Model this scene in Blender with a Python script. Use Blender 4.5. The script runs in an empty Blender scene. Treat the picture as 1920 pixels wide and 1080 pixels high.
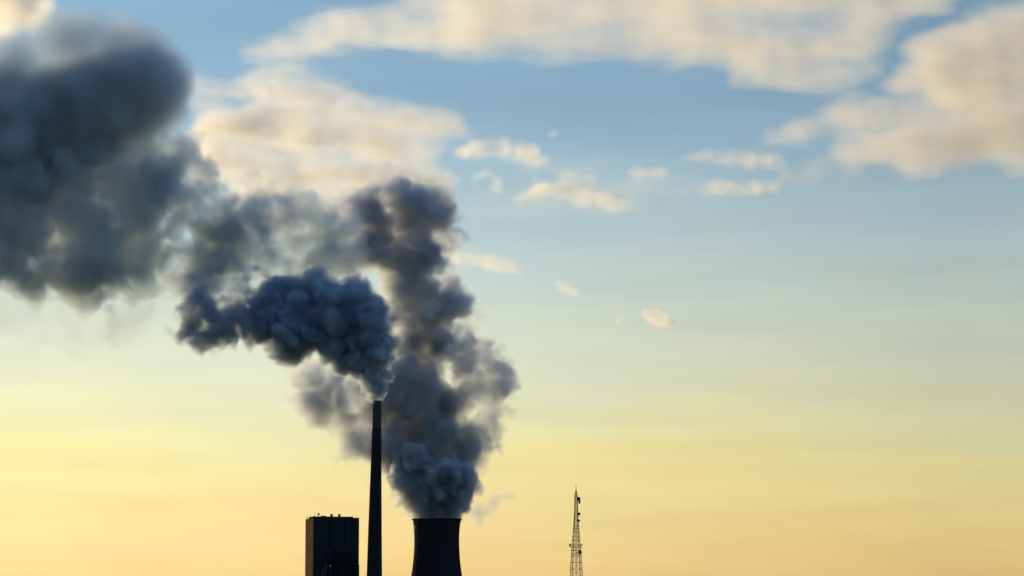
import bpy, bmesh, math, random
from mathutils import Vector, Matrix, noise as mnoise

# ------------------------------------------------------------ camera, sky, sun
sc = bpy.context.scene
C = sc.collection
R = math.radians
F_PX = 5333.3                      # focal length in pixels of the 1920 px wide photograph (100 mm on 36 mm)
EYE = Vector((0, 0, 2.0))
PITCH = R(6.504)
cam_data = bpy.data.cameras.new('camera')
cam = bpy.data.objects.new('camera', cam_data)
C.objects.link(cam)
sc.camera = cam
cam_data.lens = 100
cam_data.sensor_width = 36
cam_data.clip_start = 1
cam_data.clip_end = 90000
cam.location = EYE
cam.rotation_euler = (R(90) + PITCH, 0, 0)
CAM_ROT = Matrix.Rotation(R(90) + PITCH, 3, 'X')


def at(x, y, Y):
    """World point at distance Y down range that the photograph shows at pixel x, y."""
    v = CAM_ROT @ Vector(((x - 960) / F_PX, (540 - y) / F_PX, -1))
    return EYE + v * (Y / v.y)


def lin(c):
    return tuple(((v / 255) / 12.92 if v / 255 <= .04045 else ((v / 255 + .055) / 1.055) ** 2.4) for v in c)


SUN_AZ, SUN_EL = -37.0, 4.0        # degrees: left of the view direction, above the horizon
SUN_DIR = Vector((math.sin(R(SUN_AZ)) * math.cos(R(SUN_EL)), math.cos(R(SUN_AZ)) * math.cos(R(SUN_EL)), math.sin(R(SUN_EL))))
sun = bpy.data.lights.new('sun', 'SUN')
sun.energy = 5.0
sun.color = (1.0, .73, .38)
sun.angle = R(.5)
sun_o = bpy.data.objects.new('sun', sun)
C.objects.link(sun_o)
sun_o.rotation_euler = SUN_DIR.to_track_quat('Z', 'Y').to_euler()

world = bpy.data.worlds.new('World')
sc.world = world
world.use_nodes = True
WT = world.node_tree
WN, WL = WT.nodes, WT.links
bg = WN['Background']


def build_world():
    sky = WN.new('ShaderNodeTexSky')
    sky.sky_type = 'NISHITA'
    sky.sun_disc = False
    sky.sun_elevation = R(SUN_EL)
    sky.sun_rotation = R(SUN_AZ)
    sky.dust_density = .3
    sky.ozone_density = 4.0
    tc = WN.new('ShaderNodeTexCoord')
    sep = WN.new('ShaderNodeSeparateXYZ')
    WL.new(tc.outputs['Generated'], sep.inputs[0])

    def m(op, a, b=None, c=None, clamp=False):
        n = WN.new('ShaderNodeMath')
        n.operation = op
        n.use_clamp = clamp
        for i, v in enumerate((a, b, c)):
            if v is None:
                continue
            if isinstance(v, (int, float)):
                n.inputs[i].default_value = v
            else:
                WL.new(v, n.inputs[i])
        return n.outputs[0]
    # slow unevenness of the evening air: wide flat bands
    mp = WN.new('ShaderNodeMapping')
    mp.inputs['Scale'].default_value = (7, 7, 34)
    mp.inputs['Rotation'].default_value = (0, R(3), 0)
    WL.new(tc.outputs['Generated'], mp.inputs[0])
    no = WN.new('ShaderNodeTexNoise')
    no.inputs['Scale'].default_value = 1.0
    no.inputs['Detail'].default_value = 3
    WL.new(mp.outputs[0], no.inputs['Vector'])
    wob = m('MULTIPLY', m('SUBTRACT', no.outputs[0], .5), .03)
    # the pale glow is taller on the sun's side
    side = m('MULTIPLY', sep.outputs['X'], .006)
    z = m('ADD', m('ADD', sep.outputs['Z'], wob), side)
    mr = WN.new('ShaderNodeMapRange')
    mr.inputs[1].default_value = 0.0
    mr.inputs[2].default_value = 0.4
    WL.new(z, mr.inputs[0])
    ramp = WN.new('ShaderNodeValToRGB')
    stops = [(0.0, (248, 205, 130)), (.7, (255, 220, 146)), (1.6, (255, 228, 157)), (2.6, (255, 236, 168)), (3.2, (252, 238, 172)), (3.6, (243, 238, 184)),
             (4.1, (236, 237, 194)), (4.9, (230, 234, 205)), (5.8, (220, 230, 211)), (6.6, (208, 223, 215)), (7.5, (195, 217, 220)), (8.5, (178, 206, 217)),
             (9.5, (160, 191, 211)), (10.5, (148, 183, 207)), (12.5, (140, 177, 204)), (16, (126, 168, 206)), (23, (124, 166, 208))]
    el = ramp.color_ramp.elements
    while len(el) > 1:
        el.remove(el[-1])
    for i, (deg, c) in enumerate(stops):
        p = min(1, math.sin(R(deg)) / .4)
        e = el[0] if i == 0 else el.new(p)
        e.position = p
        e.color = lin(c) + (1,)
    WL.new(mr.outputs[0], ramp.inputs[0])
    # brighter round the sun's azimuth, dimmer away from it
    dot = WN.new('ShaderNodeVectorMath')
    dot.operation = 'DOT_PRODUCT'
    dot.inputs[1].default_value = SUN_DIR
    WL.new(tc.outputs['Generated'], dot.inputs[0])
    mb = WN.new('ShaderNodeMapRange')
    mb.inputs[1].default_value, mb.inputs[2].default_value = .70, .885
    mb.inputs[3].default_value, mb.inputs[4].default_value = .72, 1.05
    mb.clamp = True
    WL.new(dot.outputs['Value'], mb.inputs[0])
    sc_ = WN.new('ShaderNodeVectorMath')
    sc_.operation = 'SCALE'
    WL.new(ramp.outputs[0], sc_.inputs[0])
    mp2 = WN.new('ShaderNodeMapping')
    mp2.inputs['Scale'].default_value = (9, 9, 75)
    mp2.inputs['Rotation'].default_value = (0, R(-4), 0)
    WL.new(tc.outputs['Generated'], mp2.inputs[0])
    no2 = WN.new('ShaderNodeTexNoise')
    no2.inputs['Scale'].default_value = 1.3
    no2.inputs['Detail'].default_value = 5
    WL.new(mp2.outputs[0], no2.inputs['Vector'])
    streak = m('MULTIPLY_ADD', no2.outputs[0], .22, .89)
    WL.new(m('MULTIPLY', mb.outputs[0], streak), sc_.inputs['Scale'])
    # the sky of the physical model, at its low evening strength, over the half that lies away from the sun
    ns = WN.new('ShaderNodeVectorMath')
    ns.operation = 'SCALE'
    ns.inputs['Scale'].default_value = .15
    WL.new(sky.outputs[0], ns.inputs[0])
    mf = WN.new('ShaderNodeMapRange')
    mf.interpolation_type = 'SMOOTHSTEP'
    mf.inputs[1].default_value, mf.inputs[2].default_value = -1.6, .4
    WL.new(sep.outputs['Y'], mf.inputs[0])
    mix = WN.new('ShaderNodeMix')
    mix.data_type = 'RGBA'
    WL.new(mf.outputs[0], mix.inputs[0])
    WL.new(ns.outputs[0], mix.inputs[6])
    WL.new(sc_.outputs[0], mix.inputs[7])
    WL.new(mix.outputs[2], bg.inputs['Color'])
    bg.inputs['Strength'].default_value = 1.0


build_world()
sc.view_settings.view_transform = 'Standard'
sc.view_settings.look = 'None'
sc.view_settings.exposure = 0
sc.view_settings.gamma = 1
sc.cycles.volume_bounces = 3
sc.cycles.max_bounces = 8
sc.cycles.transparent_max_bounces = 24
sc.cycles.volume_step_rate = 1.0
sc.cycles.volume_max_steps = 512
sc.cycles.use_denoising = True
random.seed(7)

# ------------------------------------------------------------ helpers


def tag(o, label=None, cat=None, group=None, kind=None):
    for k, v in (('label', label), ('category', cat), ('group', group), ('kind', kind)):
        if v:
            o[k] = v
    return o


def empty(name, loc, rz=0.0):
    o = bpy.data.objects.new(name, None)
    C.objects.link(o)
    o.location = loc
    o.rotation_euler = (0, 0, rz)
    return o


def obj(name, bm, mat, parent=None, smooth=False, loc=None):
    me = bpy.data.meshes.new(name)
    bmesh.ops.recalc_face_normals(bm, faces=bm.faces)
    bm.to_mesh(me)
    bm.free()
    me.materials.append(mat)
    if smooth:
        for p in me.polygons:
            p.use_smooth = True
    o = bpy.data.objects.new(name, me)
    C.objects.link(o)
    if parent:
        o.parent = parent
    if loc is not None:
        o.location = loc
    return o


def box(bm, x0, x1, y0, y1, z0, z1, bevel=0):
    r = bmesh.ops.create_cube(bm, size=1)
    M = Matrix.Translation(((x0 + x1) / 2, (y0 + y1) / 2, (z0 + z1) / 2)) @ Matrix.Diagonal((x1 - x0, y1 - y0, z1 - z0, 1))
    bmesh.ops.transform(bm, matrix=M, verts=r['verts'])
    if bevel:
        es = {e for v in r['verts'] for e in v.link_edges}
        bmesh.ops.bevel(bm, geom=list(es), offset=bevel, segments=2, affect='EDGES')
    return bm


def bar(bm, a, b, r, n=6, r2=None):
    a, b = Vector(a), Vector(b)
    d = b - a
    M = Matrix.Translation((a + b) / 2) @ d.to_track_quat('Z', 'Y').to_matrix().to_4x4()
    bmesh.ops.create_cone(bm, cap_ends=True, segments=n, radius1=r, radius2=r if r2 is None else r2, depth=d.length, matrix=M)
    return bm


def loft(bm, rings, n=48, cap=True):
    """rings of (centre, radius)"""
    prev = None
    for c, r in rings:
        vs = [bm.verts.new((c[0] + r * math.cos(2 * math.pi * i / n), c[1] + r * math.sin(2 * math.pi * i / n), c[2])) for i in range(n)]
        if prev:
            for i in range(n):
                bm.faces.new((prev[i], prev[(i + 1) % n], vs[(i + 1) % n], vs[i]))
        elif cap:
            bm.faces.new(vs)
        prev = vs
    if cap:
        bm.faces.new(prev)
    return bm


def surf_mat(name, base, dark, scale=(.05, .05, .01), rough=.85, bump=.3, metallic=0.0):
    m = bpy.data.materials.new(name)
    m.use_nodes = True
    t = m.node_tree
    b = t.nodes['Principled BSDF']
    tc = t.nodes.new('ShaderNodeTexCoord')
    mp = t.nodes.new('ShaderNodeMapping')
    mp.inputs['Scale'].default_value = scale
    t.links.new(tc.outputs['Object'], mp.inputs[0])
    n = t.nodes.new('ShaderNodeTexNoise')
    n.inputs['Scale'].default_value = 1
    n.inputs['Detail'].default_value = 6
    t.links.new(mp.outputs[0], n.inputs['Vector'])
    r = t.nodes.new('ShaderNodeValToRGB')
    r.color_ramp.elements[0].position, r.color_ramp.elements[1].position = .35, .65
    r.color_ramp.elements[0].color = tuple(dark) + (1,)
    r.color_ramp.elements[1].color = tuple(base) + (1,)
    t.links.new(n.outputs[0], r.inputs[0])
    t.links.new(r.outputs[0], b.inputs['Base Color'])
    b.inputs['Roughness'].default_value = rough
    b.inputs['Metallic'].default_value = metallic
    b.inputs['Specular IOR Level'].default_value = 0.0
    bp = t.nodes.new('ShaderNodeBump')
    bp.inputs['Strength'].default_value = bump
    bp.inputs['Distance'].default_value = .5
    t.links.new(n.outputs[0], bp.inputs['Height'])
    t.links.new(bp.outputs[0], b.inputs['Normal'])
    return m


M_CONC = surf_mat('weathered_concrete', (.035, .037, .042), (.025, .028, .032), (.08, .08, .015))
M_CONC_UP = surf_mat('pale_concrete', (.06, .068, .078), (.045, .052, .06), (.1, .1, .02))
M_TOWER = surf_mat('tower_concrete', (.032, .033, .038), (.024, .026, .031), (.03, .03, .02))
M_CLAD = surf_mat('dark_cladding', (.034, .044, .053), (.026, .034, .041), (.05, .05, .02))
M_SIDE = surf_mat('brown_cladding', (.13, .082, .052), (.075, .048, .034), (.3, .3, .08))
M_STEEL = surf_mat('galvanised_steel', (.12, .11, .10), (.07, .065, .06), (.5, .5, .5), .7, .1, .0)
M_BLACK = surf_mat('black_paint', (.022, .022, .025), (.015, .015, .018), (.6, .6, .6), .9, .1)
M_WHITE = surf_mat('pale_paint', (.75, .66, .55), (.6, .5, .4), (.6, .6, .6), .5, .1)
M_PANE = surf_mat('pale_opening', (.34, .25, .17), (.26, .18, .12), (.6, .6, .6), .8, .1)
M_FIELD = surf_mat('field', (.07, .09, .035), (.045, .06, .025), (.004, .004, .004), .95, .2)

# ------------------------------------------------------------ ground
bm = bmesh.new()
N = 40
half = 45000
vs = [[bm.verts.new((-half + 2 * half * i / N, -4000 + (half + 4000) * j / N, 0)) for i in range(N + 1)] for j in range(N + 1)]
for j in range(N):
    for i in range(N):
        bm.faces.new((vs[j][i], vs[j][i + 1], vs[j + 1][i + 1], vs[j + 1][i]))
tag(obj('ground', bm, M_FIELD), kind='structure')

# ------------------------------------------------------------ tall chimney
D_CH = 3500.0
rows = [(752, 707.0, 8.1), (805, 706.4, 8.3), (806, 706.2, 8.9), (850, 705.6, 9.6), (900, 704.7, 10.6), (950, 703.8, 11.8), (1000, 703.0, 12.8), (1040, 702.5, 13.6), (1080, 702.0, 14.4)]
PXM = (at(961, 800, D_CH) - at(960, 800, D_CH)).length


def row_ring(r, D):
    return at(r[1], r[0], D), r[2] * PXM * (D / D_CH)


rings = [row_ring(r, D_CH) for r in rows]
base_c = rings[-1][0].copy()
slope = (rings[-1][1] - rings[-2][1]) / (rings[-2][0].z - rings[-1][0].z)
rings.append((Vector((base_c.x - 1.0, D_CH, 0)), rings[-1][1] + slope * base_c.z * .9))
ch = empty('industrial_chimney', (rings[-1][0].x, D_CH, 0))
tag(ch, 'tall slender dark concrete chimney pouring out blue black smoke', 'chimney')
o0 = ch.location.copy()
loc = [(c - o0, r) for c, r in rings]
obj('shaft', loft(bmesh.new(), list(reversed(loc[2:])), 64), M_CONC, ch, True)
bm = loft(bmesh.new(), [loc[1], loc[0], (loc[0][0], loc[0][1] * .8), (loc[0][0] - Vector((0, 0, 9)), loc[0][1] * .78)], 64, cap=False)
obj('upper_shaft', bm, M_CONC_UP, ch, True)
for k, i in ((0, 0), (1, 1)):
    c, r = loc[i]
    bm = loft(bmesh.new(), [(c + Vector((0, 0, -.9)), r), (c + Vector((0, 0, -.9)), r + .45), (c + Vector((0, 0, .3)), r + .45), (c + Vector((0, 0, .3)), r - .6)], 64, cap=False)
    obj('rim' if i == 0 else 'gallery', bm, M_BLACK, ch)
bm = bmesh.new()
for i in range(1, len(loc) - 2):
    (c1, r1), (c2, r2) = loc[i], loc[i + 1]
    for s in (-.3, .3):
        bar(bm, (c1.x + s + 2, c1.y - r1 * .985 - .15, c1.z), (c2.x + s + 2, c2.y - r2 * .985 - .15, c2.z), .07, 4)
obj('ladder', bm, M_BLACK, ch)

# ------------------------------------------------------------ cooling tower
D_CT = 3700.0
S = D_CT / D_CH * PXM
top = at(819, 973, D_CT)
neck = at(818.2, 1013, D_CT)
ct = empty('cooling_tower', (top.x, D_CT, 0))
tag(ct, 'dark hyperbolic cooling tower under billowing grey steam', 'cooling tower')
zt, zn = top.z, neck.z
rn = 41.9 * S
aa = (zt - zn) / math.sqrt((45.0 / 41.9) ** 2 - 1)
bb = (zn - at(818, 1080, D_CT).z) / math.sqrt((47.4 / 41.9) ** 2 - 1)
prof = []
for k in range(33):
    z = zt * (1 - k / 32)
    q = (z - zn) / (aa if z > zn else bb)
    prof.append((Vector((0, 0, z)), rn * math.sqrt(1 + q * q)))
prof.reverse()
inner = [(c, r - .9) for c, r in reversed(prof[8:])]
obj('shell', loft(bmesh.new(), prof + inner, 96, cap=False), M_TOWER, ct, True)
c, r = prof[-1]
bm = loft(bmesh.new(), [(c - Vector((0, 0, 1.9)), r - .05), (c - Vector((0, 0, 1.7)), r + .9), (c + Vector((0, 0, .1)), r + .9), (c + Vector((0, 0, .15)), r - 1.4), (c - Vector((0, 0, 1.9)), r - 1.4)], 96, cap=False)
obj('rim', bm, M_TOWER, ct)

# ------------------------------------------------------------ boiler house
D_BH = 3600.0
rot = R(14.6)
corner = at(588, 970, D_BH)              # the upright edge between its two visible faces
bh = empty('boiler_house', (corner.x, D_BH, 0), rot)
tag(bh, 'tall dark boiler house with a brown sunlit side wall', 'building')
sp = (at(961, 970, D_BH) - at(960, 970, D_BH)).length
W_F = 84 * sp / math.cos(rot + R(.6))     # front width
W_S = 15 * sp / math.sin(rot - R(4.0))    # depth so that the side wall spans 15 px
H = at(588, 969.5, D_BH).z
bm = bmesh.new()
box(bm, 0, W_F, 0, W_S, 0, H - 1.0)
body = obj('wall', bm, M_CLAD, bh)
bm = bmesh.new()
box(bm, -.25, -.003, .6, W_S - .4, 0, H - 1.2)
side_w = tag(obj('side_wall', bm, M_SIDE, bh), 'brown ribbed side wall lit by the low sun')
bm = bmesh.new()
box(bm, -.3, W_F * .865, -.25, W_S * .6, H - .997, H + .9)
box(bm, W_F * .868, W_F + .25, -.25, W_S * .6, H - .997, H - .4)
obj('parapet', bm, M_CLAD, bh)
rnd = random.Random(4)
for k in range(26):                       # small lit openings scattered over the side wall
    y = W_S * rnd.choice((.22, .45, .62, .85)) + rnd.uniform(-1.2, 1.2)
    z = H - rnd.uniform(3, 95)
    s = rnd.uniform(.4, .9)
    bm = bmesh.new()
    box(bm, -.55, -.256, y - s * 1.6, y + s * 1.6, z - s, z + s)
    obj('window', bm, M_PANE, bh)
for fx, z0, z1 in ((.36, 5, 35), (.69, 5, 35)):  # raised black strips added to stand in for the front's dark recessed grooves
    bm = bmesh.new()
    box(bm, W_F * fx - .7, W_F * fx + .7, -.7, -.003, H - z1, H - z0)
    box(bm, W_F * fx - 1.1, W_F * fx + 1.1, -.9, -.003, H - z1 - 1.6, H - z1 - .004)
    obj('groove_strip', bm, M_BLACK, bh)
for fx in (.405, .575):                   # two roof vents
    bm = bmesh.new()
    box(bm, W_F * fx - 1.1, W_F * fx + 1.1, 2, 5, H + .9, H + 2.6)
    box(bm, W_F * fx - 1.6, W_F * fx + 1.6, 1.4, 5.6, H + 2.6, H + 4.0, .2)
    obj('roof_vent', bm, M_BLACK, bh)
bm = bmesh.new()
box(bm, W_F * .18, W_F * .29, 3, 7, H + .9, H + 1.9)
obj('roof_hatch', bm, M_CLAD, bh)
for x, y, h, r, cross in ((.015, 1, 6.5, .18, 0), (.11, 2, 6.0, .45, 1), (.85, 2, 4.2, .16, 0), (.965, 2, 3.0, .14, 0), (-.002, W_S * .85, 5.2, .2, 0), (.0, W_S * .35, 3.4, .14, 0)):
    bm = bmesh.new()
    x0 = W_F * x + .3
    bar(bm, (x0, y, H - .9), (x0, y, H + h), r * .6, 6)
    if cross:
        box(bm, x0 - 2.2, x0 + 2.2, y - .4, y + .4, H + 3.2, H + 3.9)
        box(bm, x0 - 1.0, x0 + 1.0, y - .5, y + .5, H + 2.5, H + 4.8, .1)
    elif h > 5:
        box(bm, x0 - .5, x0 + .5, y - .3, y + .3, H - .8, H + 1.8)
    obj('antenna', bm, M_BLACK, bh)
# lower block built against the front, with its sloping duct
an = empty('filter_house', (0, 0, 0))
dy = -14
za = H - 66 * sp
p = at(622, 1040, D_BH)
an.location = bh.matrix_basis @ Vector((W_F * .40, dy, 0)) if False else Vector((corner.x, D_BH, 0)) + Matrix.Rotation(rot, 3, 'Z') @ Vector((W_F * .38, dy, 0))
an.rotation_euler = (0, 0, rot)
tag(an, 'low black filter block standing in front of the boiler house', 'building')
bm = bmesh.new()
box(bm, 0, W_F * .38, 0, 13.9, 0, za)
obj('wall', bm, M_BLACK, an)
bm = bmesh.new()
box(bm, -.4, W_F * .40, -.4, 13.6, za + .004, za + 1.2)
obj('roof', bm, M_BLACK, an)
bm = bmesh.new()
box(bm, W_F * .1, W_F * .56, -6, -.004, 0, za - 15.5)
obj('annexe', bm, M_BLACK, an)
bm = bmesh.new()
bar(bm, (-.2, 3, za - 5), (-8.5, 3, za - 14), 2.1, 16)
bar(bm, (-8.5, 3, za - 14), (-8.5, 3, 0), 2.1, 16)
bar(bm, (-.2, 3, za - 5), (-.2, 3, za + 0), 2.1, 16)
obj('duct', bm, M_CLAD, an, True)
pl = at(620, 1061, 3560)
fl = empty('floodlight_mast', (pl.x, pl.y, 0))
tag(fl, 'thin floodlight mast with a pale lamp head before the boiler house', 'floodlight')
bm = bmesh.new()
bar(bm, (0, 0, 0), (0, 0, pl.z - .8), .28, 8)
obj('pole', bm, M_STEEL, fl)
bm = bmesh.new()
bmesh.ops.create_uvsphere(bm, u_segments=12, v_segments=8, radius=1.0, matrix=Matrix.Translation((0, 0, pl.z)))
obj('lamp_head', bm, M_WHITE, fl, True)
pp = at(604.5, 1068, 3550)
vp = empty('exhaust_pipe', (pp.x, pp.y, 0))
tag(vp, 'pale bent exhaust pipe rising near the foot of the boiler house', 'pipe')
bm = bmesh.new()
bar(bm, (0, 0, 0), (0, 0, pp.z), .95, 14)
obj('stack', bm, M_SIDE, vp, True)
bm = bmesh.new()
q0 = Vector((0, 0, pp.z))
for k in range(6):
    a, b = k / 6, (k + 1) / 6
    f = lambda t: Vector((9.5 * t, .5 * t, pp.z + 5.5 * math.sin(t * math.pi / 2)))
    bar(bm, f(a), f(b), .28, 8)
obj('bend', bm, M_STEEL, vp)

# ------------------------------------------------------------ lattice mast
D_M = 1500.0
SM = (at(961, 1000, D_M) - at(960, 1000, D_M)).length
mx = at(1080.5, 1080, D_M).x
mast = empty('lattice_mast', (mx, D_M, 0))
tag(mast, 'slim steel lattice radio mast carrying small black antennas', 'radio mast')
MR = R(12)
mast.rotation_euler = (0, 0, MR)


def zy(y):
    return at(1080, y, D_M).z


sects = [(929, 2.6), (965, 3.6), (985, 4.9), (1005, 6.3), (1022, 7.8), (1040, 9.0), (1060, 10.4), (1080, 11.2), (1148, 14.0)]   # pixel row, half width in px


def halfw(y):
    for (y0, h0), (y1, h1) in zip(sects, sects[1:]):
        if y <= y1:
            return (h0 + (h1 - h0) * (y - y0) / (y1 - y0)) * SM / (math.cos(MR) + math.sin(MR))
    return sects[-1][1] * SM


corners = ((-1, -1), (1, -1), (1, 1), (-1, 1))
for cx, cy in corners:
    bm = bmesh.new()
    ys = [s[0] for s in sects]
    for y0, y1 in zip(ys, ys[1:]):
        w0, w1 = halfw(y0), halfw(y1)
        z1 = max(zy(y1), 0) if y1 < 1148 else 0
        bar(bm, (cx * w0, cy * w0, zy(y0)), (cx * w1, cy * w1, z1), .10 + .007 * max(0, (y0 - 929) / 10), 6)
    obj('leg', bm, M_STEEL, mast)
bm = bmesh.new()
y = 929.0
k = 0
while y < 1140:
    w = halfw(y)
    step = max(5.0, w / SM * 1.5)
    y2 = min(y + step, 1146)
    w2 = halfw(y2)
    z0, z1 = zy(y), max(zy(y2), 0)
    for i in range(4):
        a, b = corners[i], corners[(i + 1) % 4]
        bar(bm, (a[0] * w, a[1] * w, z0), (b[0] * w, b[1] * w, z0), .11, 4)
        p0, p1 = (a[0] * w, a[1] * w, z0), (b[0] * w2, b[1] * w2, z1)
        q0, q1 = (b[0] * w, b[1] * w, z0), (a[0] * w2, a[1] * w2, z1)
        bar(bm, p0, p1, .06, 4)
        bar(bm, q0, q1, .06, 4)
    y = y2
    k += 1
obj('bracing', bm, M_STEEL, mast)
bm = bmesh.new()
for s in (-.55, .55):
    bar(bm, (s * .6, -.3, 0), (s * .45, -.3, zy(985)), .1, 5)
z = 0.5
while z < zy(985):
    bar(bm, (-.3, -.3, z), (.3, -.3, z), .04, 4)
    z += .6
obj('ladder', bm, M_STEEL, mast)
for y, e in ((1022, 1.15), (1026, 1.35), (1032, 1.1), (1039, 1.1)):
    w = halfw(y) * e
    bm = bmesh.new()
    for i in range(4):
        a, b = corners[i], corners[(i + 1) % 4]
        bar(bm, (a[0] * w, a[1] * w, zy(y)), (b[0] * w, b[1] * w, zy(y)), .13, 4)
    box(bm, -w, w, -w * .9, -w * .4, zy(y) - .06, zy(y) + .06)
    obj('platform', bm, M_BLACK, mast)
bm = bmesh.new()
bar(bm, (0, 0, zy(930)), (0, 0, zy(920)), .32, 8)
bar(bm, (0, 0, zy(920)), (0, 0, zy(908)), .16, 6, .1)
obj('lightning_rod', bm, M_STEEL, mast)
bm = bmesh.new()
bar(bm, (-5.5 * SM, 0, zy(926.3)), (5.5 * SM, 0, zy(926.3)), .12, 6)
box(bm, -1.4 * SM, 1.4 * SM, -.3, .3, zy(926), zy(920.5))
obj('cross_arm', bm, M_BLACK, mast)


def panel(x0, x1, y0, y1, yy=0, name='antenna'):
    """an antenna between two pixel columns and rows, on a short bracket"""
    bm = bmesh.new()
    a, b = (x0 - 1080.5) * SM, (x1 - 1080.5) * SM
    box(bm, a, b, yy - .5, yy + .5, zy(y1), zy(y0), .08)
    zc = (zy(y0) + zy(y1)) / 2
    bar(bm, (0, 0, zc), ((a + b) / 2, yy, zc), .08, 5)
    obj(name, bm, M_BLACK, mast)


panel(1083.2, 1088, 932, 939, -.4)
panel(1085, 1088, 938, 944.5, -.4)
panel(1084.5, 1088, 961, 966, -.3)
panel(1085, 1087.5, 974.5, 978, -.3)
panel(1083.5, 1089.5, 1033, 1038, -1.6)
panel(1067.5, 1070, 1019.5, 1025, 0)
panel(1090.5, 1092, 1020, 1023.5, 0)
bm = bmesh.new()
bmesh.ops.create_uvsphere(bm, u_segments=16, v_segments=8, radius=1.0, matrix=Matrix.Translation((2.2 * SM, -1.2, zy(976))) @ Matrix.Diagonal((.55, .35, .55, 1)))
obj('dish', bm, M_STEEL, mast, True)

# ------------------------------------------------------------ smoke, steam and clouds


def gmath(N, L, op, a, b=None, c=None, clamp=False):
    n = N.new('ShaderNodeMath')
    n.operation = op
    n.use_clamp = clamp
    for i, v in enumerate((a, b, c)):
        if v is None:
            continue
        if isinstance(v, (int, float)):
            n.inputs[i].default_value = v
        else:
            L.new(v, n.inputs[i])
    return n.outputs[0]


def vol_mat(name, color, sigma, aniso):
    m = bpy.data.materials.new(name)
    m.use_nodes = True
    t = m.node_tree
    t.nodes.clear()
    pv = t.nodes.new('ShaderNodeVolumePrincipled')
    pv.inputs['Density'].default_value = sigma
    pv.inputs['Color'].default_value = tuple(color) + (1,)
    pv.inputs['Anisotropy'].default_value = aniso
    out = t.nodes.new('ShaderNodeOutputMaterial')
    t.links.new(pv.outputs[0], out.inputs['Volume'])
    return m


def body_mat(name, color, veil):
    """what the thick inside of a plume looks like where the eye no longer gets through; a veil is mostly clear"""
    m = bpy.data.materials.new(name)
    m.use_nodes = True
    t = m.node_tree
    t.nodes.clear()
    out = t.nodes.new('ShaderNodeOutputMaterial')
    d = t.nodes.new('ShaderNodeBsdfDiffuse')
    d.inputs['Color'].default_value = tuple(color) + (1,)
    if veil is None:
        t.links.new(d.outputs[0], out.inputs['Surface'])
    else:
        tr = t.nodes.new('ShaderNodeBsdfTransparent')
        mx_ = t.nodes.new('ShaderNodeMixShader')
        mx_.inputs[0].default_value = veil
        t.links.new(tr.outputs[0], mx_.inputs[1])
        t.links.new(d.outputs[0], mx_.inputs[2])
        t.links.new(mx_.outputs[0], out.inputs['Surface'])
    return m


def fractal(blobs, Y, depth, lumps, rnd, shrink=.9, levels=2):
    """blobs (px, px, radius px[, metres towards the back]) -> spheres, with smaller ones on their surface"""
    s = (at(961, 500, Y) - at(960, 500, Y)).length
    out = []

    def child(p, r, lev):
        for _ in range(lumps[lev]):
            v = Vector([rnd.gauss(0, 1) for _ in range(3)]).normalized()
            r2 = r * rnd.uniform(.28, .5)
            p2 = p + v * (r - r2 * rnd.uniform(.2, .75))
            out.append((p2, r2))
            if lev + 1 < levels:
                child(p2, r2, lev + 1)
    for b in blobs:
        r = b[2] * s * shrink
        off = b[3] if len(b) > 3 else rnd.uniform(-1, 1) * depth
        p = at(b[0], b[1], Y + off)
        out.append((p, r))
        if levels:
            child(p, r, 0)
    return out


def grade(pts, K):
    """sorts the spheres into K sizes: (size number of each, [(size number, radius)])"""
    rs = [r for p, r in pts]
    lo, hi = math.log(min(rs)), math.log(max(rs) * 1.001)
    kk = K if hi - lo > .05 else 1
    cl = [min(kk - 1, int((math.log(r) - lo) / (hi - lo + 1e-6) * kk)) for r in rs]
    return cl, [(k, math.exp(lo + (hi - lo) * (k + .5) / kk)) for k in range(kk) if k in cl]


def span(pts, pad):
    return [min(p[i] - r for p, r in pts) - pad for i in range(3)], [max(p[i] + r for p, r in pts) + pad for i in range(3)]


def puff(name, layers, core_mat, core_at, label, cat, group=None, K=5, core_voxel=None):
    """One plume or cloud: spheres laid out in space, joined, torn by noise and filled with smoke.
    layer: name, pts, mat, voxel, warp (m), wscale, amp (m), nscale, soft (m), dens, bias, squash"""
    allp = [q for l in layers for q in l['pts']]
    mn, mx_ = span(allp, 0)
    cen = Vector([(a + b) / 2 for a, b in zip(mn, mx_)])
    cen.z = mn[2]
    hull = bpy.data.meshes.new(name)
    hull.materials.append(core_mat)
    o = bpy.data.objects.new(name, hull)
    C.objects.link(o)
    o.location = cen
    for li, l in enumerate(layers):
        me = bpy.data.meshes.new(name + '_centres')
        me.from_pydata([p - cen for p, r in l['pts']], [], [])
        cl, l['sizes'] = grade(l['pts'], l.get('K', K))
        a = me.attributes.new('size_class', 'INT', 'POINT')
        a.data.foreach_set('value', cl)
        l['centres'] = bpy.data.objects.new(name + '_centres', me)    # plain data read by the node trees, not in the scene
        l['offset'] = (li * 371.3 + 17, l.get('seed', 0) * 53.7, 91)
        vo = bpy.data.objects.new(l.get('name', 'vapour'), bpy.data.volumes.new('vapour'))
        C.objects.link(vo)
        vo.parent = o
        vo.data.materials.append(l['mat'])
        vo.modifiers.new('smoke', 'NODES').node_group = puff_tree(vo.name, [l], l['mat'], None, l['voxel'], cen)
    o.modifiers.new('smoke', 'NODES').node_group = puff_tree(name, layers, core_mat, core_at, core_voxel, cen)
    tag(o, label, cat, group)
    return o


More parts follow.
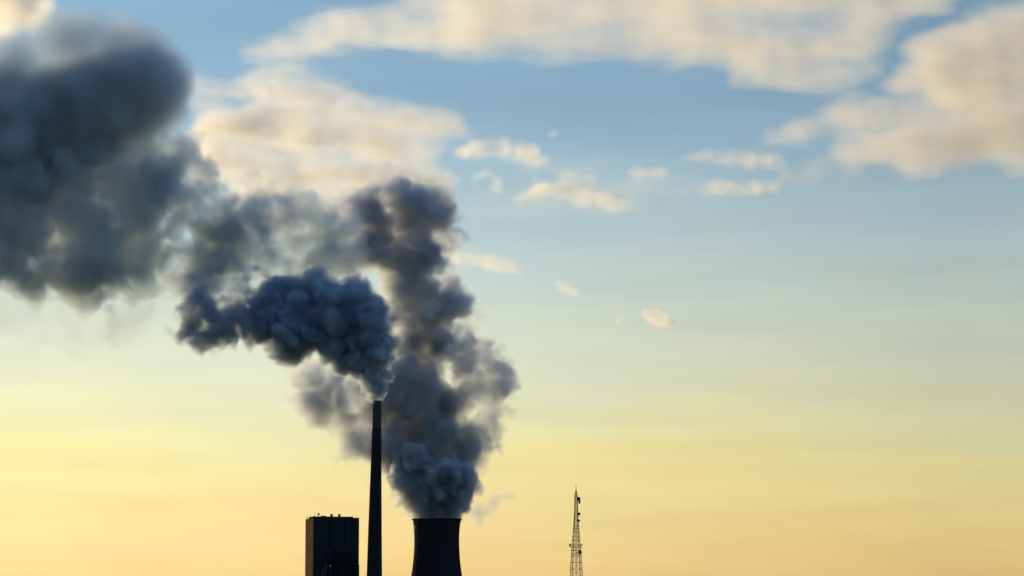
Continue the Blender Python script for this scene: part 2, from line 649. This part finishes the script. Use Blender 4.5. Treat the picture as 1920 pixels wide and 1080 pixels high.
def puff_tree(name, layers, mat, core_at, voxel, cen):
    g = bpy.data.node_groups.new(name, 'GeometryNodeTree')
    N, L = g.nodes, g.links
    g.interface.new_socket('Geometry', in_out='INPUT', socket_type='NodeSocketGeometry')
    g.interface.new_socket('Geometry', in_out='OUTPUT', socket_type='NodeSocketGeometry')
    go = N.new('NodeGroupOutput')
    pos = N.new('GeometryNodeInputPosition').outputs[0]
    na = N.new('GeometryNodeInputNamedAttribute')
    na.data_type = 'INT'
    na.inputs[0].default_value = 'size_class'

    def M(*a_, **k_):
        return gmath(N, L, *a_, **k_)

    def muladd(src_, mul, add):
        n = N.new('ShaderNodeVectorMath')
        n.operation = 'MULTIPLY_ADD'
        L.new(src_, n.inputs[0])
        for i, v in ((1, mul), (2, add)):
            if isinstance(v, (tuple, list)):
                n.inputs[i].default_value = v
            else:
                L.new(v, n.inputs[i])
        return n.outputs[0]
    field = None
    for l in layers:
        gi = N.new('GeometryNodeObjectInfo')
        gi.inputs['Object'].default_value = l['centres']
        sq = l.get('squash', (1, 1, 1))
        wn = N.new('ShaderNodeTexNoise')
        wn.inputs['Scale'].default_value = 1 / l['wscale']
        wn.inputs['Detail'].default_value = l.get('wdetail', 3)
        L.new(muladd(pos, sq, l['offset']), wn.inputs['Vector'])
        v1 = N.new('ShaderNodeVectorMath')
        v1.operation = 'SUBTRACT'
        v1.inputs[1].default_value = (.5, .5, .5)
        L.new(wn.outputs['Color'], v1.inputs[0])
        wp = muladd(v1.outputs[0], (l['warp'] * l.get('wk', 3.2),) * 3, pos)
        sdf = None
        for cid, rad in l['sizes']:
            sg = N.new('GeometryNodeSeparateGeometry')
            sg.domain = 'POINT'
            L.new(gi.outputs['Geometry'], sg.inputs[0])
            cmp = N.new('FunctionNodeCompare')
            cmp.data_type = 'INT'
            cmp.operation = 'EQUAL'
            ins = [i for i in cmp.inputs if i.type == 'INT']
            L.new(na.outputs[0], ins[0])
            ins[1].default_value = cid
            L.new(cmp.outputs[0], sg.inputs[1])
            pr = N.new('GeometryNodeProximity')
            pr.target_element = 'POINTS'
            L.new(sg.outputs[0], pr.inputs[0])
            L.new(wp, [i for i in pr.inputs if 'osition' in i.name][0])
            dd = M('SUBTRACT', pr.outputs['Distance'], rad)
            sdf = dd if sdf is None else M('SMOOTH_MIN', sdf, dd, l.get('blend', 3.0))
        no = N.new('ShaderNodeTexNoise')
        no.inputs['Scale'].default_value = 1 / l['nscale']
        no.inputs['Detail'].default_value = l.get('detail', 5)
        no.inputs['Roughness'].default_value = l.get('rough', .55)
        L.new(muladd(wp, sq, (7.7, 13.1, 5.5)), no.inputs['Vector'])
        deep = M('ADD', M('MULTIPLY_ADD', sdf, -1.0, l.get('bias', 0.0)), M('MULTIPLY', M('SUBTRACT', no.outputs[0], .5), l['amp'] * l.get('ak', 4.5)))
        if core_at is None:
            mr = N.new('ShaderNodeMapRange')
            mr.inputs[1].default_value = 0
            mr.inputs[2].default_value = l['soft']
            mr.inputs[3].default_value = 0
            mr.inputs[4].default_value = l['dens']
            mr.interpolation_type = l.get('interp', 'LINEAR')
            L.new(deep, mr.inputs[0])
            field = mr.outputs[0]
        else:
            ins_ = M('SUBTRACT', deep, l.get('core', core_at))
            field = ins_ if field is None else M('MAXIMUM', field, ins_)
    mn, mx_ = span([q for l in layers for q in l['pts']], max(l['warp'] * .6 + l['amp'] * .8 + l.get('bias', 0) for l in layers) + 2 * voxel)
    vc = N.new('GeometryNodeVolumeCube')
    L.new(field, vc.inputs['Density'])
    vc.inputs['Background'].default_value = 0 if core_at is None else -5
    vc.inputs['Min'].default_value = Vector(mn) - cen
    vc.inputs['Max'].default_value = Vector(mx_) - cen
    for i, n_ in enumerate('XYZ'):
        vc.inputs['Resolution ' + n_].default_value = max(4, int((mx_[i] - mn[i]) / voxel))
    out = vc.outputs[0]
    if core_at is not None:
        vm = N.new('GeometryNodeVolumeToMesh')
        L.new(out, vm.inputs[0])
        vm.inputs['Threshold'].default_value = 0.0
        ss = N.new('GeometryNodeSetShadeSmooth')
        L.new(vm.outputs[0], ss.inputs[0])
        out = ss.outputs[0]
    sm = N.new('GeometryNodeSetMaterial')
    sm.inputs['Material'].default_value = mat
    L.new(out, sm.inputs[0])
    L.new(sm.outputs[0], go.inputs[0])
    return g


# --- smoke out of the tall chimney: tight, curling, drifting left
rnd = random.Random(11)
mouth = [(707, 750, 8, 0), (706, 741, 14, 0), (705, 729, 22, 0), (703, 714, 31, 0), (690, 700, 30, 0), (665, 690, 22, 0), (640, 684, 18, 0)]
tight = [(706, 700, 31, 0), (716, 676, 30), (690, 680, 32), (672, 672, 30), (722, 645, 27), (700, 650, 38), (665, 655, 34)]
body = [(722, 618, 26), (690, 615, 40), (650, 640, 42), (620, 645, 38), (655, 600, 52), (695, 585, 30), (625, 580, 58), (600, 620, 48),
        (665, 560, 36), (600, 550, 40), (560, 570, 48), (640, 545, 26), (560, 620, 46), (545, 650, 38), (535, 668, 24), (530, 560, 34), (520, 600, 42),
        (575, 535, 26), (500, 600, 34)]
tail = [(500, 585, 32), (490, 615, 30), (470, 630, 18), (480, 575, 30), (460, 600, 34), (430, 595, 40), (405, 605, 38), (385, 580, 36), (370, 560, 22), (390, 630, 28), (365, 610, 26), (420, 560, 20), (450, 555, 16),
        (425, 630, 24), (480, 545, 18)]
wisps = [(360, 545, 20), (380, 535, 22), (410, 535, 20), (440, 540, 20), (470, 545, 18), (500, 550, 16), (370, 520, 18), (345, 590, 14), (338, 622, 13), (322, 628, 9), (352, 632, 14), (470, 520, 16), (430, 520, 18), (400, 530, 16), (450, 500, 14), (505, 520, 14), (540, 515, 12)]
m_chim = vol_mat('chimney_smoke', (.60, .71, .86), .26, .15)
m_neck = vol_mat('fresh_chimney_smoke', (.76, .85, .95), .24, .2)
c_chim = body_mat('chimney_smoke_body', (.44, .54, .64), None)
puff('smoke_plume', [
    dict(name='neck', mat=m_neck, voxel=1.1, pts=fractal(mouth + tight, D_CH, 5, (16, 7), rnd, .9), warp=5, wscale=26, amp=3.4, nscale=12, soft=3.0, dens=1.0, blend=1.2, detail=4, core=7),
    dict(name='billow', mat=m_chim, voxel=1.3, pts=fractal(body, D_CH + 5, 12, (14, 5), rnd, .97), warp=11, wscale=44, wdetail=3, amp=6.5, nscale=20, soft=8, dens=.8, blend=4, detail=6, rough=.58, core=14),
    dict(name='tail', mat=m_chim, voxel=1.5, pts=fractal(tail, D_CH + 10, 10, (10, 3), rnd, 1.08), warp=15, wscale=44, amp=11, nscale=26, soft=12, dens=.85, blend=5, detail=6, rough=.6, core=199),
    dict(name='wisp', mat=m_chim, voxel=1.8, pts=fractal(wisps, D_CH + 8, 6, (5,), rnd, 1.1, 1), warp=15, wscale=30, amp=10, nscale=18, soft=12, dens=.34, blend=4, detail=6, rough=.6, core=199),
], c_chim, 8, 'dense blue black smoke curling left out of the tall chimney', 'smoke', core_voxel=4)

# --- steam out of the cooling tower
rnd = random.Random(5)
foot = [(790, 955, 20, 14), (778, 940, 24, 8), (762, 938, 20, 4), (798, 962, 22, 14), (840, 962, 22, 14), (819, 950, 34, 14), (793, 940, 28, 8), (848, 940, 30, 8), (770, 920, 32), (820, 915, 44), (868, 925, 30), (785, 895, 40),
        (828, 885, 38), (758, 905, 26), (858, 893, 32), (880, 948, 17), (760, 878, 26), (886, 918, 16), (780, 862, 24), (738, 900, 15)]
column = [(740, 868, 28), (718, 840, 26), (860, 848, 32), (872, 820, 26), (702, 850, 20), (800, 880, 40), (760, 860, 34), (845, 880, 30), (800, 850, 55), (770, 820, 50), (830, 830, 40), (735, 850, 30), (800, 790, 55), (765, 765, 55), (735, 800, 40), (790, 735, 50), (755, 710, 48), (795, 700, 32), (825, 780, 30),
          (845, 840, 28), (730, 745, 40), (765, 665, 50), (740, 690, 40), (715, 770, 34)]
upper = [(835, 570, 26), (845, 600, 22), (815, 625, 26), (830, 545, 20), (690, 455, 28), (800, 480, 26), (700, 400, 28), (825, 420, 24), (770, 625, 46), (800, 600, 38), (765, 575, 44), (820, 585, 28), (745, 545, 44), (785, 545, 44), (815, 530, 22), (740, 505, 44), (775, 500, 36), (715, 480, 34), (755, 470, 34),
         (715, 440, 30), (760, 400, 34), (785, 385, 34), (815, 400, 26), (745, 370, 26), (790, 430, 26), (725, 410, 26)]
lobe = [(935, 690, 24), (945, 730, 18), (860, 700, 24), (870, 725, 22), (850, 760, 26), (935, 800, 16), (850, 655, 28), (882, 665, 32), (905, 685, 34), (925, 705, 30), (925, 735, 28), (900, 722, 30), (905, 655, 18), (875, 690, 26), (920, 790, 24), (895, 795, 30), (860, 790, 26), (880, 830, 26),
        (865, 755, 20), (838, 650, 22), (905, 815, 20), (875, 860, 20)]
left = [(600, 770, 24), (630, 720, 30), (650, 790, 22), (640, 850, 14), (610, 735, 36), (640, 750, 34), (590, 705, 28), (580, 755, 26), (620, 770, 20), (670, 740, 34), (690, 780, 28), (665, 825, 24), (685, 810, 26), (645, 835, 18), (662, 850, 16), (690, 840, 22),
        (560, 735, 14), (700, 870, 14), (695, 700, 34), (700, 900, 10)]
thin = [(620, 400, 18), (650, 430, 24), (670, 480, 20), (650, 370, 16), (690, 400, 30), (660, 390, 26), (640, 410, 28), (690, 370, 22), (720, 355, 18), (680, 450, 30), (830, 440, 26), (800, 460, 24), (815, 490, 24), (835, 550, 20), (860, 600, 16), (885, 605, 12),
        (640, 460, 26), (920, 945, 10), (905, 962, 12), (930, 935, 7), (950, 770, 8), (945, 740, 10), (930, 820, 10), (850, 410, 16), (700, 345, 14)]
m_steam = vol_mat('tower_steam', (.79, .85, .95), .20, .3)
c_steam = body_mat('tower_steam_body', (.50, .51, .54), None)
puff('steam_plume', [
    dict(name='billow', mat=m_steam, voxel=1.3, pts=fractal(foot, D_CT - 12, 8, (11, 4), rnd, .95), warp=9, wscale=34, amp=6.5, nscale=20, soft=5, dens=1.2, blend=2, detail=5, core=12),
    dict(name='column', mat=m_steam, voxel=1.6, pts=fractal(column, D_CT + 24, 12, (8, 2), rnd, 1.08), warp=14, wscale=55, amp=8, nscale=34, soft=9, dens=.6, blend=8, detail=6, core=34),
    dict(name='head', mat=m_steam, voxel=1.5, pts=fractal(upper, D_CT + 24, 12, (6, 2), rnd, 1.3), warp=20, wscale=46, wdetail=3, amp=15, nscale=36, soft=14, dens=.6, blend=8, detail=6, rough=.6, core=60),
    dict(name='lobe', mat=m_steam, voxel=1.5, pts=fractal(lobe, D_CT + 25, 10, (6, 2), rnd, 1.28), warp=16, wscale=44, amp=13, nscale=34, soft=13, dens=.46, blend=6, detail=6, rough=.6, core=50),
    dict(name='side_drift', mat=m_steam, voxel=2.0, pts=fractal(left, D_CT + 20, 10, (6, 2), rnd, 1.38), warp=16, wscale=44, amp=9, nscale=36, soft=14, dens=.5, blend=8, detail=6, core=50),
    dict(name='wisp', mat=m_steam, voxel=2.2, pts=fractal(thin, D_CT + 20, 12, (5,), rnd, 1.4, 1), warp=22, wscale=40, wdetail=4, amp=18, nscale=30, soft=18, dens=.42, blend=6, detail=6, rough=.6, core=99),
], c_steam, 12, 'grey brown steam column rising from the cooling tower', 'steam', core_voxel=5)

# --- the big drifting bank the smoke feeds
rnd = random.Random(21)
head = [(110, 185, 78), (0, 190, 80), (60, 220, 90), (-60, 240, 100), (160, 200, 80), (230, 180, 72), (275, 160, 60), (300, 180, 50), (302, 200, 44), (250, 205, 60), (170, 240, 80), (60, 290, 100), (-60, 310, 110), (250, 250, 40)]
veil = [(50, 165, 74), (-50, 190, 84), (150, 125, 80), (220, 110, 66), (265, 115, 56), (295, 145, 44), (120, 80, 50), (30, 120, 50), (190, 75, 40), (240, 75, 36)]
belly = [(0, 340, 70), (20, 400, 60), (-20, 460, 46), (110, 490, 44), (170, 500, 40), (60, 340, 90), (160, 330, 80), (-50, 380, 90), (230, 330, 60), (270, 345, 50), (250, 390, 64), (150, 420, 75), (60, 420, 60),
         (180, 470, 56), (240, 470, 50), (100, 380, 80), (130, 470, 40)]
skirt = [(290, 350, 50), (330, 375, 48), (380, 380, 42), (420, 390, 36), (320, 440, 54), (380, 430, 50), (430, 430, 40), (470, 410, 30), (310, 500, 34), (220, 520, 30), (370, 490, 36), (450, 420, 26), (60, 490, 36), (0, 480, 40),
         (410, 480, 34), (350, 515, 28), (270, 520, 34), (130, 525, 30), (340, 330, 26), (300, 300, 26), (170, 530, 30)]
fringe = [(420, 440, 44), (400, 480, 36), (460, 390, 30), (380, 510, 26), (480, 440, 40), (430, 470, 40), (530, 420, 34), (560, 460, 40), (600, 430, 30), (500, 490, 34), (450, 510, 30), (570, 500, 26), (400, 520, 30), (350, 530, 26), (500, 370, 16), (470, 350, 14), (540, 390, 22), (590, 400, 24), (620, 440, 26), (640, 490, 24), (600, 490, 24), (530, 510, 20), (330, 300, 30), (370, 330, 26), (340, 260, 16),
          (20, 500, 40), (60, 530, 30), (0, 460, 30), (120, 520, 34), (205, 558, 16), (290, 560, 16), (280, 545, 20), (220, 590, 10), (620, 480, 24), (-60, 520, 40), (160, 545, 24)]
m_bank = vol_mat('drifting_smoke', (.80, .91, 1.0), .085, .05)
c_bank = body_mat('drifting_smoke_body', (.50, .56, .60), None)
puff('smoke_bank', [
    dict(name='head', mat=m_bank, voxel=2.2, pts=fractal(head, 3620, 16, (7, 2), rnd, 1.04), warp=9, wscale=90, amp=4, nscale=30, soft=26, dens=1.0, blend=30, detail=4, core=55),
    dict(name='veil', mat=m_bank, voxel=3, pts=fractal(veil, 3600, 16, (6, 3), rnd, 1.22), warp=7, wscale=110, amp=5, nscale=70, soft=66, dens=.85, blend=30, detail=3, core=90),
    dict(name='belly', mat=m_bank, voxel=1.9, pts=fractal(belly, 3620, 16, (7, 2), rnd, 1.15), warp=22, wscale=56, amp=18, nscale=34, soft=24, dens=.7, blend=16, detail=6, rough=.58, core=62),
    dict(name='skirt', mat=m_bank, voxel=1.9, pts=fractal(skirt, 3625, 16, (7, 2), rnd, 1.15), warp=24, wscale=50, wdetail=4, amp=20, nscale=32, soft=26, dens=.85, blend=14, detail=6, rough=.6, core=199),
    dict(name='fringe', mat=m_bank, voxel=2.2, pts=fractal(fringe, 3640, 16, (5, 2), rnd, 1.5), warp=26, wscale=46, wdetail=4, amp=20, nscale=32, soft=24, dens=.85, blend=10, detail=6, rough=.6, core=99),
    dict(name='haze', mat=m_bank, voxel=4, pts=fractal([(-20, 580, 50), (60, 590, 50), (150, 600, 50), (240, 610, 44), (310, 590, 36), (0, 540, 50), (430, 420, 60), (520, 440, 60), (600, 440, 50)], 3650, 16, (3,), rnd, 1.2, 1), warp=30, wscale=90, amp=20, nscale=60, soft=60, dens=.16, blend=30, detail=5, core=199),
], c_bank, 30, 'huge dark slate smoke bank drifting in the upper left sky', 'smoke cloud', core_voxel=8)

# --- the evening clouds far behind
D_CL = 12000.0
m_cloud = vol_mat('evening_cloud', (.98, .97, .93), .012, .6)
c_cloud = body_mat('evening_cloud_veil', (.8, .78, .7), .006)
m_thick = vol_mat('evening_cloud_thick', (.975, .965, .945), .012, .48)


def cloud(blobs, label, seed=0, dens=1.0, soft=90, amp=60, warp=60, lumps=(), group='evening clouds', voxel=7.5, D=D_CL, nscale=230, squash=(.5, 1, 1.7), rough=.63, shr=1.15, depth=60, mat=None):
    r_ = random.Random(seed)
    return puff('cloud', [dict(pts=fractal(blobs, D, depth, lumps, r_, shr, len(lumps)), mat=mat or m_cloud, voxel=voxel, warp=warp, wscale=190, amp=amp, nscale=nscale, soft=soft, dens=dens, blend=60,
                               wk=2.5, ak=3.0, detail=5, rough=rough, squash=squash, seed=seed)], c_cloud, soft * .12, label, 'cloud', group, K=4, core_voxel=voxel * 2.2)


def chain(*pts, step=.45):
    out = []
    for (x0, y0, r0), (x1, y1, r1) in zip(pts, pts[1:]):
        n = max(1, int(math.hypot(x1 - x0, y1 - y0) / (step * (r0 + r1) / 2)))
        for k in range(n):
            t = k / n
            out.append((x0 + (x1 - x0) * t, y0 + (y1 - y0) * t, r0 + (r1 - r0) * t))
    return out + [pts[-1]]


cloud(chain((490, 105, 22), (560, 80, 36), (640, 55, 36), (720, 55, 34), (800, 60, 46), (900, 50, 52), (1000, 45, 60), (1120, 50, 56), (1240, 50, 60), (1340, 80, 58), (1440, 100, 62), (1520, 95, 56), (1600, 60, 50), (1680, 20, 44), (1760, 0, 36))
      + chain((860, 10, 44), (1200, 20, 50), (1500, 30, 44), (1640, 30, 34)) + chain((780, 0, 44), (1000, -20, 60), (1300, -10, 60), (1600, -10, 50)),
      'long cream cloud band stretching across the top of the sky', 1, .6, soft=190, amp=130, shr=1.35, nscale=330)
cloud(chain((1470, 325, 12), (1540, 305, 24), (1620, 285, 42), (1740, 260, 60), (1840, 240, 80), (1960, 220, 90)) + chain((1420, 264, 12), (1500, 248, 24), (1580, 228, 34), (1650, 220, 38), (1740, 215, 44))
      + chain((1695, 155, 44), (1760, 130, 56), (1840, 90, 60), (1930, 60, 70)) + [(1850, 150, 70), (1930, 140, 80), (1800, 180, 60), (1900, 260, 70)],
      'large cream and grey cloud with a rounded billow, rising to the right edge', 2, .68, soft=130, amp=70, nscale=300, mat=m_thick)
cloud(chain((370, 175, 28), (450, 170, 32), (540, 172, 34), (640, 205, 34), (720, 225, 36), (800, 232, 30), (860, 240, 18)) + chain((380, 230, 44), (480, 240, 60), (600, 250, 62), (700, 270, 50), (790, 285, 36))
      + chain((400, 310, 55), (500, 320, 66), (620, 330, 66), (720, 340, 56), (810, 345, 34)) + chain((470, 390, 50), (600, 400, 50), (720, 400, 46), (820, 400, 28)) + chain((520, 155, 20), (640, 165, 16)),
      'broad grey and cream cloud between the smoke bank and the blue gap', 3, 1.25, soft=170, amp=70, depth=50, shr=1.12, nscale=380, warp=90, mat=m_thick)
cloud(chain((850, 290, 8), (900, 282, 16), (950, 280, 19), (1000, 290, 15), (1030, 297, 7)), 'flat cream cloud just right of the broad grey cloud', 4, 1.3, soft=60, amp=34, warp=36, voxel=6, nscale=80)
cloud(chain((975, 375, 10), (1010, 358, 18), (1055, 358, 22), (1100, 368, 16), (1150, 375, 14), (1180, 378, 8)) + chain((1060, 330, 8), (1120, 330, 9)), 'ragged cream cloud low in the row beside the smoke top', 5, 1.3, soft=62, amp=36, warp=40, voxel=6, nscale=80)
cloud([(915, 325, 14), (930, 340, 12), (935, 352, 14), (903, 332, 12), (893, 342, 10)], 'small lumpy cream cloud close above the smoke top', 6, 1.2, soft=56, amp=22, warp=34, voxel=6, nscale=70)
cloud(chain((1180, 330, 7), (1215, 325, 12), (1250, 325, 9)), 'short thin cloud under the blue gap', 7, .9, soft=56, amp=22, warp=34, voxel=6, nscale=70)
cloud(chain((1290, 295, 8), (1350, 300, 14), (1410, 300, 18), (1470, 300, 14)) + [(1375, 290, 10)], 'faint flat cloud under the tip of the large billowed cloud', 8, .8, soft=64, amp=30, warp=40, voxel=6, nscale=80)
cloud(chain((1310, 360, 7), (1360, 348, 15), (1410, 352, 13), (1460, 350, 10)), 'lowest thin cream cloud below the large billowed cloud', 9, 1.1, soft=60, amp=26, warp=36, voxel=6, nscale=80)
cloud([(1212, 590, 10), (1228, 594, 14), (1245, 598, 12), (1260, 604, 9)], 'small bright oval cloud alone in the pale sky', 10, 3.6, soft=40, amp=12, warp=20, voxel=5, nscale=60)
cloud([(1048, 535, 9), (1062, 541, 11), (1078, 549, 9)], 'small pale tilted cloud left of the bright oval one', 11, 2.2, soft=40, amp=12, warp=20, voxel=5, nscale=60)
cloud([(1160, 603, 8)], 'tiny round cloud puff next to the bright oval one', 12, 1.2, soft=24, amp=9, warp=16, voxel=5, nscale=50)
cloud([(1040, 250, 9), (1030, 254, 6)], 'tiny faint cloud alone in the blue gap', 13, 1, soft=24, amp=12, warp=20, voxel=5, nscale=50)
cloud(chain((830, 490, 16), (880, 488, 18), (930, 494, 14), (970, 504, 8)), 'pale yellow streak of cloud touching the steam column', 14, 1.1, soft=44, amp=24, warp=40, voxel=6, nscale=90)
cloud([(0, 0, 60), (50, 15, 44), (90, 10, 30), (-40, 40, 50), (10, 50, 26)], 'bright yellow cloud piece in the top left corner over the smoke bank', 15, 1.0, soft=80, amp=30)
cloud(chain((880, 400, 34), (960, 390, 40), (1060, 370, 44), (1180, 360, 40), (1300, 350, 34)) + chain((1000, 320, 24), (1120, 310, 26)), 'faint pale veil of cloud spread under the row of small clouds', 16, .12, soft=120, amp=70, voxel=9)
